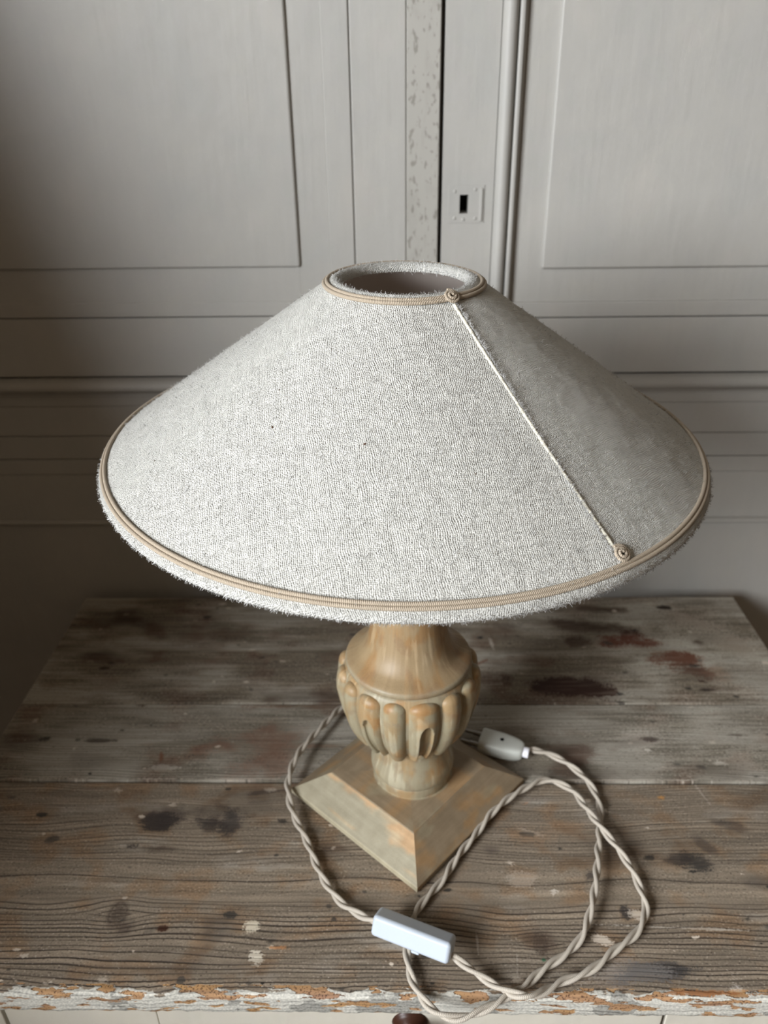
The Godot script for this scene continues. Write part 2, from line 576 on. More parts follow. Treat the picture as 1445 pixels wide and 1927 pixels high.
func build_cupboard() -> void:
	var c := root("cupboard", Vector3.ZERO)
	tag(c, "grey-white painted panelled cupboard with two doors and a keyhole, standing behind the table", "cupboard")
	var xl := -0.665
	var xr := 1.05
	var top := 1.42
	var p: Material = M.paint
	# dark inside and carcass
	var d := fresh()
	rbox(d, Vector3(xl, 0.0, -1.34), Vector3(xr, T + top, CUP_Z - 0.030), 0.003)
	commit("carcass", d, M.paint, c)
	# ---- left door
	var dl := group_under("door", c)
	dl.set_meta("label", "door with a worn narrow cover strip along its edge")
	board("panel", dl, xl + 0.04, -0.110, 0.4305, top - 0.1, 0.0042, p, 0.003)
	board("stile", dl, -0.1120, -0.0765, 0.392, top, 0.0, p, 0.0003)
	board("stile", dl, -0.0765, -0.0492, 0.392, top, 0.0012, p, 0.0012)
	board("groove_back", dl, -0.0600, -0.0400, 0.380, top, -0.0022, p, 0.0004)
	board("stile", dl, -0.0482, 0.0078, 0.3755, top, 0.0015, p, 0.0016)
	board("cover_strip", dl, 0.0080, 0.0424, 0.3755, top, 0.0008, M.scuffed_paint, 0.0014)
	board("rail", dl, xl + 0.02, -0.1120, 0.392, 0.4325, 0.0, p, 0.0002)
	board("bottom_fillet", dl, xl + 0.02, -0.0482, 0.3758, 0.3925, 0.0012, p, 0.0012)
	# ---- right door
	var dr := group_under("door", c)
	dr.set_meta("label", "door with a keyhole and a rounded upright moulding")
	var y0 := 0.371
	# meeting stile with a real keyhole cut through it
	var kx0 := 0.0652
	var kx1 := 0.0745
	var ky0 := 0.4845
	var ky1 := 0.5035
	d = fresh()
	var zf := CUP_Z + 0.0006
	for s in [[0.0462, 0.1010, y0, ky0], [0.0462, 0.1010, ky1, top], [0.0462, kx0, ky0, ky1], [kx1, 0.1010, ky0, ky1]]:
		rbox(d, Vector3(s[0], T + s[2], zf - 0.024), Vector3(s[1], T + s[3], zf), 0.0001)
	commit("stile", d, p, dr)
	# lock plate, painted over, with its nails
	d = fresh()
	for s in [[0.0530, 0.0915, 0.4750, ky0], [0.0530, 0.0915, ky1, 0.5130], [0.0530, kx0, ky0, ky1], [kx1, 0.0915, ky0, ky1]]:
		rbox(d, Vector3(s[0], T + s[2], zf - 0.002), Vector3(s[1], T + s[3], zf + 0.0009), 0.00015)
	for q in [Vector2(0.0598, 0.507), Vector2(0.0815, 0.5085), Vector2(0.0600, 0.4800), Vector2(0.0822, 0.4795), Vector2(0.0695, 0.4785)]:
		var f := func(u: float, v: float) -> Vector3:
			var a := u * TAU
			var r := 0.0021 * sin(v * PI / 2)
			return Vector3(q.x + r * cos(a), T + q.y + r * sin(a), zf + 0.0007 + 0.0011 * cos(v * PI / 2))
		grid(d, 12, 5, f, null, -1.0)
	rbox(d, Vector3(0.0865, T + 0.4765, zf), Vector3(0.0900, T + 0.5100, zf + 0.0026), 0.0012)
	commit("keyhole_plate", d, p, dr)
	d = fresh()
	rbox(d, Vector3(kx0 - 0.004, T + ky0 - 0.004, zf - 0.0285), Vector3(kx1 + 0.004, T + ky1 + 0.004, zf - 0.0245), 0.0005)
	commit("lock_case", d, M.dark_gap, dr)
	# rounded upright moulding, a groove, a fillet and a step down to the stile
	d = fresh()
	var pr := PackedVector2Array([Vector2(0, -0.012), Vector2(0, -0.0015)])
	for q in half_round(14, 0.0152, 0.0090):
		pr.append(q + Vector2(0.0006, 0.0))
	pr.append_array([Vector2(0.0160, -0.002), Vector2(0.0168, -0.002), Vector2(0.0170, 0.0052), Vector2(0.0178, 0.0060), Vector2(0.0212, 0.0060), Vector2(0.0220, 0.0052), Vector2(0.0226, 0.0008), Vector2(0.0270, -0.0048), Vector2(0.0276, -0.012)])
	extrude(d, pr, Vector3(0.1012, T + 0.3885, CUP_Z), Vector3(1, 0, 0), Vector3(0, 0, 1), Vector3(0, top - 0.3885, 0))
	fix_strips(d, Vector3(0, 0, 1))
	commit("moulding", d, p, dr)
	board("stile", dr, 0.1280, 0.1600, 0.3880, top, -0.0036, p, 0.0002)
	board("panel", dr, 0.1582, xr - 0.10, 0.4250, top - 0.1, 0.0010, p, 0.003)
	board("rail", dr, 0.1600, xr - 0.02, 0.3880, 0.4270, -0.0036, p, 0.0002)
	board("bottom_fillet", dr, 0.1012, xr - 0.02, y0, 0.3885, 0.0004, p, 0.0014)
	# ---- fixed front below the doors
	var fr := group_under("lower_front", c)
	board("rail", fr, xl, 0.0440, 0.3045, 0.3745, 0.0, p, 0.0014)
	board("rail", fr, 0.0440, xr, 0.3045, 0.3698, 0.0, p, 0.0014)
	board("stile", fr, xl, xl + 0.04, 0.3740, top, -0.004, p, 0.001)
	d = fresh()
	pr = PackedVector2Array([Vector2(0, -0.012), Vector2(0, 0.0)])
	for q in half_round(12, 0.0165, 0.0115):
		pr.append(q + Vector2(0.0006, 0.0015))
	pr.append_array([Vector2(0.0185, 0.0), Vector2(0.0250, -0.001), Vector2(0.0250, -0.012)])
	extrude(d, pr, Vector3(xl, T + 0.3025, CUP_Z), Vector3(0, -1, 0), Vector3(0, 0, 1), Vector3(xr - xl, 0, 0))
	fix_strips(d, Vector3(0, 0, 1))
	commit("moulding", d, p, fr)
	board("rail", fr, xl, xr, 0.2665, 0.2785, -0.0010, p, 0.001)
	board("rail", fr, xl, xr, 0.2265, 0.2660, -0.0022, p, 0.0012)
	board("rail", fr, xl, xr, 0.1945, 0.2255, -0.0030, p, 0.0014)
	board("rail", fr, xl, xr, 0.1725, 0.1935, -0.0036, p, 0.0012)
	board("panel", fr, xl, xr, 0.1060, 0.1720, -0.0050, p, 0.001)
	d = fresh()
	pr = PackedVector2Array([Vector2(0, -0.012), Vector2(0, -0.0045)])
	for q in half_round(10, 0.0075, 0.0050):
		pr.append(q + Vector2(0.0003, -0.0045))
	pr.append(Vector2(0.009, -0.012))
	extrude(d, pr, Vector3(xl, T + 0.1060, CUP_Z), Vector3(0, -1, 0), Vector3(0, 0, 1), Vector3(xr - xl, 0, 0))
	fix_strips(d, Vector3(0, 0, 1))
	commit("bead", d, p, fr)
	board("panel", fr, xl, xr, -0.70, 0.0975, -0.0056, p, 0.001)
	board("plinth_board", fr, xl, xr, -T, -0.70, 0.0, p, 0.003)

# makes every flat strip face the way that its outward side looks
func fix_strips(d: Dictionary, out: Vector3) -> void:
	var total := 0.0
	for n in d.n: total += n.dot(out)
	var idx: PackedInt32Array = d.i
	var nn: PackedVector3Array = d.n
	if total < 0:
		for k in nn.size(): nn[k] = -nn[k]
	for k in idx.size() / 3:
		var a := idx[k * 3]
		var b := idx[k * 3 + 1]
		var c := idx[k * 3 + 2]
		var g: Vector3 = (d.v[b] - d.v[a]).cross(d.v[c] - d.v[a])
		if g.dot(nn[a]) > 0:   # clockwise from the front
			idx[k * 3 + 1] = c
			idx[k * 3 + 2] = b
	d.i = idx
	d.n = nn

# ==================================================================== table
# colour and relief of one plank; the rows past TOP are its rounded front edge
func plank_look(w: int, h: int, x0: float, z0: float, size: Vector2, top_rows: int, sd: int, tint: Array, lines: Array, knots: Array, stains: Array) -> Array:
	var streak := noise_bytes(w, h, 16, 1, 0.09, sd, 4)
	var streak2 := noise_bytes(w, h, 32, 2, 0.05, sd + 1, 3)
	var warp := noise_bytes(w, h, 16, 8, 0.03, sd + 2, 2)
	var blotch := noise_bytes(w, h, 4, 2, 0.012, sd + 3, 5)
	var blotch2 := noise_bytes(w, h, 4, 4, 0.03, sd + 4, 5)
	var fleck := noise_bytes(w, h, 1, 1, 0.16, sd + 5, 3)
	var chip := noise_bytes(w, h, 3, 1, 0.032, sd + 6, 5)
	# lines across the board: sharp dark latewood, irregular
	var m := 4096
	var ln := PackedFloat32Array()
	ln.resize(m)
	var r := RandomNumberGenerator.new()
	r.seed = sd * 7 + 1
	var px := size.y / m
	var z := 0.0
	while z < size.y:
		var gap: float = 0.004
		var amp := 0.7
		for l in lines:
			if z >= l[0] and z < l[1]:
				gap = l[2]
				amp = l[3]
		z += gap * r.randf_range(0.72, 1.28)
		var a := amp * r.randf_range(0.65, 1.1)
		var hw := r.randf_range(0.0003, 0.0006)
		for k in range(int((z - 0.004) / px), int((z + 0.003) / px)):
			if k < 0 or k >= m: continue
			var dz := k * px - z
			var val := a * exp(-pow(dz / hw, 2.0)) + (a * 0.35 * exp(dz / 0.0012) if dz < 0 else 0.0)
			ln[k] = maxf(ln[k], val)
	var alb := PackedByteArray()
	alb.resize(w * h * 3)
	var hgt := PackedByteArray()
	hgt.resize(w * h)
	var base: Color = tint[0]
	var warm: Color = tint[1]
	var paint: Color = tint[2]
	var pth: float = tint[3]       # noise level past which old paint stays
	var dark := Color(0.16, 0.13, 0.11)
	for y in h:
		var zz := size.y * y / h
		for x in w:
			var k := y * w + x
			var xx := size.x * x / w
			var dz := (warp[k] - 128) * 0.00005
			var kn := 0.0
			for q in knots:
				var ex: float = (xx - q[0]) / q[2]
				if ex > -3.0 and ex < 3.0:
					var ez: float = zz - q[1]
					var e := exp(-ex * ex)
					dz -= signf(ez) * q[3] * e * exp(-absf(ez) / q[4])
					var rr: float = pow((xx - q[0]) / q[5], 2.0) + pow(ez / q[6], 2.0)
					kn = maxf(kn, 1.0 - rr) if rr < 1.0 else kn
			var q2 := clampi(int((zz + dz) / px), 0, m - 1)
			var s := (streak[k] - 128) / 128.0
			var s2 := (streak2[k] - 128) / 128.0
			var L := ln[q2] * (0.75 + 0.5 * s2)
			var pf := clampf((blotch[k] - pth + s * 22.0 + s2 * 14.0) / 90.0, 0.0, 1.0)
			var wf := clampf((blotch2[k] - 128.0) / 70.0, 0.0, 1.0)
			var f := 1.0 + 0.14 * s + 0.13 * s2 + (fleck[k] - 128) / 900.0
			var cr := lerpf(base.r, warm.r, wf)
			var cg := lerpf(base.g, warm.g, wf)
			var cb := lerpf(base.b, warm.b, wf)
			var pp := pf * (1.0 - 0.45 * L)
			cr = lerpf(cr * f, paint.r * (1.0 + 0.05 * s), pp)
			cg = lerpf(cg * f, paint.g * (1.0 + 0.05 * s), pp)
			cb = lerpf(cb * f, paint.b * (1.0 + 0.05 * s), pp)
			var LL := clampf(L * 1.0, 0.0, 0.92)
			cr = lerpf(cr, dark.r, LL)
			cg = lerpf(cg, dark.g, LL)
			cb = lerpf(cb, dark.b, LL)
			if kn > 0.0:
				var t := clampf(kn * 2.0, 0.0, 1.0) * (0.40 + 0.12 * sin(kn * 16.0 + s * 3.0) + (fleck[k] - 128) / 260.0)
				cr = lerpf(cr, 0.22, t)
				cg = lerpf(cg, 0.18, t)
				cb = lerpf(cb, 0.15, t)
			var fl := fleck[k] - 128
			if fl > 74:
				var t2 := clampf((fl - 74) / 14.0, 0.0, 0.7)
				cr = lerpf(cr, 0.80, t2)
				cg = lerpf(cg, 0.77, t2)
				cb = lerpf(cb, 0.72, t2)
			elif fl < -78:
				var t3 := clampf((-78 - fl) / 14.0, 0.0, 0.7)
				cr = lerpf(cr, 0.15, t3)
				cg = lerpf(cg, 0.12, t3)
				cb = lerpf(cb, 0.10, t3)
			var hv := 150.0 - 130.0 * clampf(L, 0.0, 1.0) + 16.0 * s + pf * 10.0
			if y > top_rows - 10:
				# worn front edge: old white paint, chipped to warm bare wood
				var e := float(y - top_rows) + (chip[k] - 128) * 0.22
				if e > -4.0:
					var bare := chip[k] > 140 if e < 26.0 else chip[k] > 156
					if bare:
						cr = 0.64 + 0.12 * s + 0.06 * s2
						cg = 0.50 + 0.10 * s + 0.05 * s2
						cb = 0.36 + 0.07 * s
						hv = 90.0 + 30.0 * s
						if fleck[k] > 170 or chip[k] < 146:
							cr *= 0.55
							cg *= 0.5
							cb *= 0.48
					else:
						var g2 := 0.765 + 0.07 * s + (fleck[k] - 128) / 900.0 - 0.22 * clampf(L, 0, 1)
						if blotch2[k] > 168: g2 -= 0.16
						cr = g2
						cg = g2 * 0.985
						cb = g2 * 0.93
						hv = 190.0 + 20.0 * s + (fleck[k] - 128) * 0.2
			alb[k * 3] = clampi(int(cr * 255.0), 0, 255)
			alb[k * 3 + 1] = clampi(int(cg * 255.0), 0, 255)
			alb[k * 3 + 2] = clampi(int(cb * 255.0), 0, 255)
			hgt[k] = clampi(int(hv), 0, 255)
	# stains and splashes: [x, z, half length, half width, turn, red, green, blue, strength, softness], world places
	for st in stains:
		var cx: float = (st[0] - x0) / size.x * w
		var cy: float = (st[1] - z0) / size.y * h
		var ppx := w / size.x
		var ppy := h / size.y
		var reach: float = maxf(st[2], st[3]) * 1.6
		if cx < -reach * ppx or cx > w + reach * ppx or cy < -reach * ppy or cy > h + reach * ppy: continue
		var ca := cos(deg_to_rad(st[4]))
		var sa := sin(deg_to_rad(st[4]))
		var soft: float = st[9]
		for y in range(maxi(0, int(cy - reach * ppy)), mini(h, int(cy + reach * ppy) + 1)):
			for x in range(maxi(0, int(cx - reach * ppx)), mini(w, int(cx + reach * ppx) + 1)):
				var ux := (x - cx) / ppx
				var uy := (y - cy) / ppy
				var a: float = (ux * ca + uy * sa) / st[2]
				var b: float = (-ux * sa + uy * ca) / st[3]
				var k := y * w + x
				var dd := 1.0 - sqrt(a * a + b * b) + (blotch2[k] - 128) / 115.0 + (fleck[k] - 128) / 210.0 + (streak[k] - 128) / 260.0
				if dd <= 0.0: continue
				var t: float = clampf(dd / soft, 0.0, 1.0) * st[8]
				t *= 1.0 - 0.35 * clampf((streak[k] - 140) / 60.0, 0.0, 1.0)
				alb[k * 3] = int(lerpf(alb[k * 3], st[5], t))
				alb[k * 3 + 1] = int(lerpf(alb[k * 3 + 1], st[6], t))
				alb[k * 3 + 2] = int(lerpf(alb[k * 3 + 2], st[7], t))
	return [tex(w, h, alb), tex(w, h, hgt, Image.FORMAT_L8)]

func plank(parent: Node3D, x0: float, x1: float, z0: float, z1: float, nose: bool, look: Array, nose_len: float, lift: float) -> MeshInstance3D:
	var m := mat("plank_%d" % int(-z0 * 1000), Color.WHITE, 0.72)
	m.albedo_texture = look[0]
	m.heightmap_enabled = true
	m.heightmap_texture = look[1]
	m.heightmap_scale = 0.07
	m.texture_repeat = false
	m.metallic_specular = 0.35
	# profile (z, y, v) from the back top edge over the top and down the front
	var thick := 0.0235
	var rb := 0.0018
	var rf := 0.0045 if nose else 0.0012
	var pr := []
	pr.append(Vector2(z0, -thick))
	for k in 5:
		var a := PI / 2 * k / 4
		pr.append(Vector2(z0 + rb - rb * cos(a), -rb + rb * sin(a)))
	for k in 24:
		pr.append(Vector2(lerpf(z0 + rb, z1 - rf, (k + 1) / 25.0), 0))
	for k in 7:
		var a := PI / 2 * k / 6
		pr.append(Vector2(z1 - rf + rf * sin(a), -rf + rf * cos(a)))
	for k in 6:
		pr.append(Vector2(z1, lerpf(-rf, -thick + 0.002, (k + 1) / 6.0)))
	pr.append(Vector2(z1 - 0.002, -thick))
	pr.append(Vector2(z0, -thick))
	var d := fresh()
	var nx := 220
	var jit := FastNoiseLite.new()
	jit.seed = int(-z0 * 1000)
	jit.frequency = 1.0
	# v runs with the arc length from the back top edge
	var arc := PackedFloat32Array([0.0])
	for k in pr.size() - 1:
		arc.append(arc[k] + pr[k].distance_to(pr[k + 1]))
	var a0 := arc[1]
	var span := (z1 - z0) + nose_len
	for k in pr.size():
		var p: Vector2 = pr[k]
		var tg: Vector2 = (pr[mini(k + 1, pr.size() - 1)] - pr[maxi(k - 1, 0)]).normalized()
		var nn := Vector3(0, tg.x, -tg.y)
		for i in nx + 1:
			var u := float(i) / nx
			var x := lerpf(x0, x1, u)
			var dy := jit.get_noise_2d(x * 60.0, p.x * 60.0) * 0.0004
			var dzz := 0.0
			if nose and k > 29:
				dzz = (jit.get_noise_2d(x * 90.0, 50.0 + k * 0.5) * 0.0012 + jit.get_noise_2d(x * 25.0, 90.0) * 0.001)
			d.v.append(Vector3(x, p.y + dy + lift, p.x + dzz))
			d.n.append(nn)
			d.u.append(Vector2(u, clampf((arc[k] - a0) / span, 0.002, 0.998)))
	for k in pr.size() - 1:
		for i in nx:
			var q := k * (nx + 1) + i
			var e := q + nx + 1
			d.i.append_array([q, q + 1, e + 1, q, e + 1, e])
	# end grain
	for s in [0, nx]:
		var b: int = d.v.size()
		var nrm := Vector3(-1 if s == 0 else 1, 0, 0)
		for k in pr.size():
			d.v.append(d.v[k * (nx + 1) + s])
			d.n.append(nrm)
			d.u.append(d.u[k * (nx + 1) + s])
		d.v.append(Vector3(x0 if s == 0 else x1, -thick / 2, (z0 + z1) / 2))
		d.n.append(nrm)
		d.u.append(Vector2(0.002 if s == 0 else 0.998, 0.5))
		var cc: int = d.v.size() - 1
		for k in pr.size() - 1:
			if s == 0:
				d.i.append_array([cc, b + k, b + k + 1])
			else:
				d.i.append_array([cc, b + k + 1, b + k])
	return commit("plank", d, m, parent)

func build_table() -> void:
	var t := root("wooden_table", Vector3(0, T, 0))
	tag(t, "weathered plank table with stained grey-brown boards and a front edge of peeling white paint", "table")
	var x0 := -0.4275
	var x1 := 0.4445
	var wd := x1 - x0
	var stains := [
		[0.330, -0.765, 0.170, 0.085, 0, 186, 181, 166, 0.50, 0.8], [0.330, -0.605, 0.130, 0.045, 0, 186, 181, 168, 0.42, 0.8], [-0.300, -0.700, 0.120, 0.030, 0, 160, 155, 142, 0.30, 0.9],
		# back board
		[0.300, -0.766, 0.046, 0.017, 12, 92, 52, 38, 0.95, 0.25], [0.325, -0.742, 0.036, 0.021, 30, 96, 60, 44, 0.9, 0.25], [0.342, -0.712, 0.020, 0.014, 30, 84, 62, 50, 0.9, 0.3],
		[0.345, -0.697, 0.006, 0.003, 20, 60, 44, 36, 0.9, 0.3], [0.372, -0.712, 0.018, 0.016, 0, 132, 104, 84, 0.45, 0.6], [0.182, -0.691, 0.040, 0.014, 10, 52, 32, 24, 0.95, 0.2],
		[0.345, -0.682, 0.008, 0.003, 0, 50, 42, 36, 0.9, 0.3], [0.240, -0.800, 0.055, 0.014, 8, 60, 46, 36, 0.8, 0.5], [0.265, -0.838, 0.030, 0.006, 5, 64, 50, 40, 0.7, 0.5],
		[0.345, -0.842, 0.007, 0.003, 0, 40, 32, 26, 0.95, 0.3], [0.365, -0.768, 0.010, 0.006, 20, 70, 56, 46, 0.8, 0.4], [0.215, -0.768, 0.020, 0.012, -30, 62, 46, 36, 0.8, 0.4],
		[0.120, -0.790, 0.060, 0.020, 0, 84, 66, 52, 0.6, 0.7], [0.145, -0.735, 0.045, 0.012, 5, 90, 70, 56, 0.55, 0.7], [0.095, -0.730, 0.018, 0.002, -35, 112, 72, 56, 0.7, 0.6],
		[0.112, -0.765, 0.002, 0.016, -8, 205, 198, 186, 0.6, 0.5], [-0.360, -0.815, 0.030, 0.012, 0, 62, 50, 42, 0.7, 0.6], [-0.230, -0.790, 0.070, 0.014, 0, 96, 78, 64, 0.5, 0.7],
		[-0.355, -0.720, 0.006, 0.003, 0, 50, 38, 30, 0.9, 0.4], [-0.290, -0.735, 0.07, 0.006, 0, 96, 70, 56, 0.4, 0.6], [-0.06, -0.735, 0.05, 0.02, 0, 108, 84, 68, 0.5, 0.7],
		# middle board
		[-0.140, -0.600, 0.060, 0.040, 0, 116, 86, 70, 0.55, 0.7], [-0.322, -0.602, 0.014, 0.003, 0, 64, 56, 50, 0.7, 0.5], [-0.248, -0.580, 0.002, 0.006, -15, 110, 76, 56, 0.9, 0.4],
		[-0.240, -0.564, 0.016, 0.003, 0, 205, 202, 190, 0.55, 0.6], [-0.290, -0.656, 0.010, 0.004, 0, 70, 54, 44, 0.8, 0.5], [-0.120, -0.655, 0.050, 0.004, 0, 100, 76, 60, 0.6, 0.6],
		[0.175, -0.590, 0.040, 0.020, 10, 96, 74, 62, 0.6, 0.7], [0.250, -0.600, 0.050, 0.020, 0, 184, 176, 164, 0.4, 0.8], [0.262, -0.605, 0.009, 0.003, 0, 70, 60, 54, 0.8, 0.5],
		[0.255, -0.590, 0.005, 0.003, 20, 215, 208, 196, 0.8, 0.4], [0.320, -0.572, 0.007, 0.004, 10, 222, 214, 200, 0.7, 0.4], [0.350, -0.612, 0.012, 0.002, 0, 70, 60, 52, 0.6, 0.5],
		# front board
		[-0.190, -0.502, 0.022, 0.010, 20, 52, 47, 44, 0.75, 0.4], [-0.226, -0.500, 0.014, 0.009, 0, 46, 42, 40, 0.8, 0.4], [-0.160, -0.503, 0.012, 0.014, 0, 54, 50, 48, 0.75, 0.4], [-0.200, -0.508, 0.045, 0.012, 0, 62, 54, 50, 0.5, 0.7],
		[-0.135, -0.535, 0.018, 0.002, -8, 60, 52, 48, 0.6, 0.4], [-0.112, -0.500, 0.006, 0.004, 0, 46, 42, 38, 0.8, 0.4], [-0.122, -0.395, 0.0055, 0.0052, 0, 214, 204, 182, 0.9, 0.3], [-0.117, -0.371, 0.0055, 0.0050, 0, 214, 206, 188, 0.9, 0.3],
		[-0.105, -0.378, 0.004, 0.002, 0, 205, 196, 178, 0.8, 0.4], [-0.100, -0.378, 0.008, 0.0015, 0, 182, 128, 84, 0.8, 0.4], [-0.218, -0.470, 0.017, 0.004, 0, 66, 54, 46, 0.6, 0.5], [-0.248, -0.472, 0.008, 0.003, 0, 48, 42, 38, 0.8, 0.4],
		[-0.226, -0.392, 0.010, 0.009, 40, 58, 48, 42, 0.55, 0.7], [-0.196, -0.393, 0.004, 0.0022, 0, 60, 36, 24, 0.95, 0.3], [-0.060, -0.470, 0.02, 0.006, 0, 74, 60, 50, 0.5, 0.6], [-0.150, -0.392, 0.012, 0.010, 30, 66, 62, 58, 0.4, 0.7],
		[0.262, -0.455, 0.014, 0.011, 30, 50, 47, 44, 0.8, 0.35], [0.245, -0.462, 0.010, 0.006, 0, 56, 50, 46, 0.7, 0.4], [0.272, -0.478, 0.012, 0.005, 60, 64, 58, 54, 0.5, 0.5], [0.205, -0.362, 0.034, 0.007, -6, 44, 44, 46, 0.75, 0.5],
		[0.165, -0.360, 0.045, 0.010, 0, 150, 146, 142, 0.5, 0.8], [0.254, -0.352, 0.009, 0.015, -12, 204, 198, 192, 0.8, 0.5], [0.238, -0.345, 0.045, 0.0022, 0, 150, 100, 62, 0.9, 0.3], [0.250, -0.530, 0.004, 0.0028, 0, 186, 132, 72, 0.85, 0.4],
		[0.117, -0.522, 0.006, 0.003, 0, 178, 120, 84, 0.7, 0.5], [0.185, -0.412, 0.004, 0.006, 0, 52, 48, 46, 0.8, 0.4], [0.118, -0.490, 0.012, 0.003, 20, 206, 198, 184, 0.5, 0.6], [0.103, -0.441, 0.016, 0.006, 0, 188, 180, 168, 0.5, 0.6],
		[0.129, -0.430, 0.004, 0.004, 0, 222, 214, 202, 0.9, 0.4], [0.111, -0.370, 0.002, 0.0022, 0, 40, 96, 66, 0.9, 0.3], [0.113, -0.384, 0.012, 0.014, 60, 70, 56, 46, 0.5, 0.5], [0.082, -0.470, 0.014, 0.010, 0, 66, 58, 54, 0.45, 0.6],
		[0.290, -0.535, 0.001, 0.016, -14, 205, 196, 184, 0.6, 0.5], [0.200, -0.398, 0.060, 0.0009, 2, 205, 200, 190, 0.6, 0.5], [0.345, -0.470, 0.006, 0.006, 0, 52, 52, 54, 0.7, 0.4], [0.300, -0.440, 0.020, 0.008, 10, 66, 60, 56, 0.4, 0.6],
		[0.165, -0.445, 0.006, 0.005, 0, 60, 54, 50, 0.7, 0.4], [0.300, -0.500, 0.018, 0.005, 25, 62, 56, 52, 0.5, 0.5], [0.140, -0.490, 0.060, 0.020, 0, 150, 116, 86, 0.3, 0.9], [0.06, -0.38, 0.001, 0.012, 0, 190, 184, 174, 0.5, 0.5], [0.09, -0.37, 0.001, 0.014, 6, 190, 184, 174, 0.5, 0.5],
	]
	# scattered small spots, dark and pale
	var sr := RandomNumberGenerator.new()
	sr.seed = 4711
	for k in 230:
		var pale := sr.randf() < 0.42
		var sz := sr.randf_range(0.0007, 0.0024) * (1.6 if sr.randf() < 0.15 else 1.0)
		var tone := sr.randf_range(190, 225) if pale else sr.randf_range(36, 70)
		stains.append([sr.randf_range(x0, x1), lerpf(-0.345, -0.86, pow(sr.randf(), 1.5)), sz * sr.randf_range(1.0, 2.6), sz, sr.randf_range(-20, 20), tone, tone * 0.94, tone * 0.86, sr.randf_range(0.5, 0.95), 0.4])
	for k in 26:
		stains.append([sr.randf_range(x0, x1), sr.randf_range(-0.86, -0.35), sr.randf_range(0.02, 0.06), sr.randf_range(0.006, 0.018), sr.randf_range(-6, 6), 62, 54, 47, sr.randf_range(0.18, 0.42), 0.9])
	# paint left along the joints
	stains.append([0.0, -0.5494, 0.46, 0.0007, 0, 190, 180, 166, 0.8, 0.3])
	stains.append([-0.1, -0.6625, 0.30, 0.0009, 0, 60, 50, 44, 0.5, 0.5])
	# three boards, the front one with the worn nose; the lower rows of its picture are the edge
	var zb := -0.868
	var z2 := -0.6595
	var z1 := -0.5480
	var zf := -0.3410
	var nose := 0.028
	var hf := 704
	var look := plank_look(2048, hf, x0, z1, Vector2(wd, zf - z1 + nose), int(hf * (zf - z1 - 0.004) / (zf - z1 + nose)), 101,
		[Color(0.535, 0.485, 0.42), Color(0.535, 0.45, 0.36), Color(0.65, 0.625, 0.58), 168.0],
		[[0.0, 0.06, 0.0030, 0.5], [0.06, 0.088, 0.0042, 0.7], [0.088, 0.122, 0.017, 0.9], [0.122, 0.16, 0.0052, 1.0], [0.16, 0.24, 0.0043, 0.95]],
		[[0.190, 0.142, 0.020, 0.007, 0.020, 0.010, 0.015], [0.205, 0.046, 0.022, 0.006, 0.016, 0.011, 0.011], [0.538, 0.165, 0.016, 0.004, 0.016, 0.007, 0.012]], stains)
	var pa := plank(t, x0, x1, z1 + 0.0009, zf, true, look, nose, 0.0)
	pa.set_meta("label", "brown front board with open grain, knots and a peeling edge")
	look = plank_look(1536, 256, x0, z2, Vector2(wd, z1 - z2), 9999, 201, [Color(0.52, 0.49, 0.435), Color(0.48, 0.41, 0.35), Color(0.655, 0.632, 0.582), 78.0], [[0.0, 0.2, 0.0028, 0.45]], [], stains)
	plank(t, x0, x1, z2 + 0.0008, z1 - 0.0008, false, look, 0.0, 0.0008)
	look = plank_look(1536, 384, x0, zb, Vector2(wd, z2 - zb), 9999, 301, [Color(0.48, 0.44, 0.38), Color(0.44, 0.37, 0.31), Color(0.665, 0.64, 0.588), 90.0], [[0.0, 0.3, 0.0034, 0.40]], [], stains)
	plank(t, x0, x1, zb, z2 - 0.0006, false, look, 0.0, 0.0003)
	# frame below: rail with a drawer between two fixed fronts, legs
	var ya := -0.024
	var d := fresh()
	rbox(d, Vector3(x0 + 0.03, -0.14, zb + 0.02), Vector3(x1 - 0.03, ya - 0.001, zb + 0.045), 0.002)
	rbox(d, Vector3(x0 + 0.03, -0.14, zb + 0.02), Vector3(x0 + 0.055, ya - 0.001, zf - 0.03), 0.002)
	rbox(d, Vector3(x1 - 0.055, -0.14, zb + 0.02), Vector3(x1 - 0.03, ya - 0.001, zf - 0.03), 0.002)
	commit("apron", d, M.cream_paint, t)
	for s in [[x0 + 0.06, -0.3235], [0.2085, x1 - 0.06]]:
		d = fresh()
		rbox(d, Vector3(s[0], -0.14, zf - 0.030), Vector3(s[1], ya - 0.001, zf - 0.0125), 0.001)
		commit("front_rail", d, M.cream_paint, t)
	var dw := fresh()
	rbox(dw, Vector3(-0.3195, -0.128, zf - 0.030), Vector3(-0.1965, ya - 0.003, zf - 0.0112), 0.0012)
	rbox(dw, Vector3(-0.1960, -0.128, zf - 0.030), Vector3(0.2050, ya - 0.003, zf - 0.0105), 0.0012)
	var drawer := commit("drawer", dw, M.cream_paint, t)
	d = fresh()
	lathe(d, [Vector2(0.0, 0.0), Vector2(0.0135, 0.0), Vector2(0.0125, 0.003), Vector2(0.007, 0.008), Vector2(0.0095, 0.012), Vector2(0.0145, 0.017), Vector2(0.0155, 0.021), Vector2(0.0125, 0.0255), Vector2(0.006, 0.0272), Vector2(0.0, 0.0275)], 28, 40)
	var knob := commit("knob", d, M.knob_wood, drawer, "dark round wooden knob")
	knob.transform = Transform3D(Basis(Vector3.RIGHT, PI / 2), Vector3(0.006, -0.052, zf - 0.0108))
	d = fresh()
	rbox(d, Vector3(x0 + 0.055, -0.135, zf - 0.16), Vector3(x1 - 0.055, -0.034, zf - 0.0325), 0.002)
	commit("drawer_box", d, M.dark_wood, t)
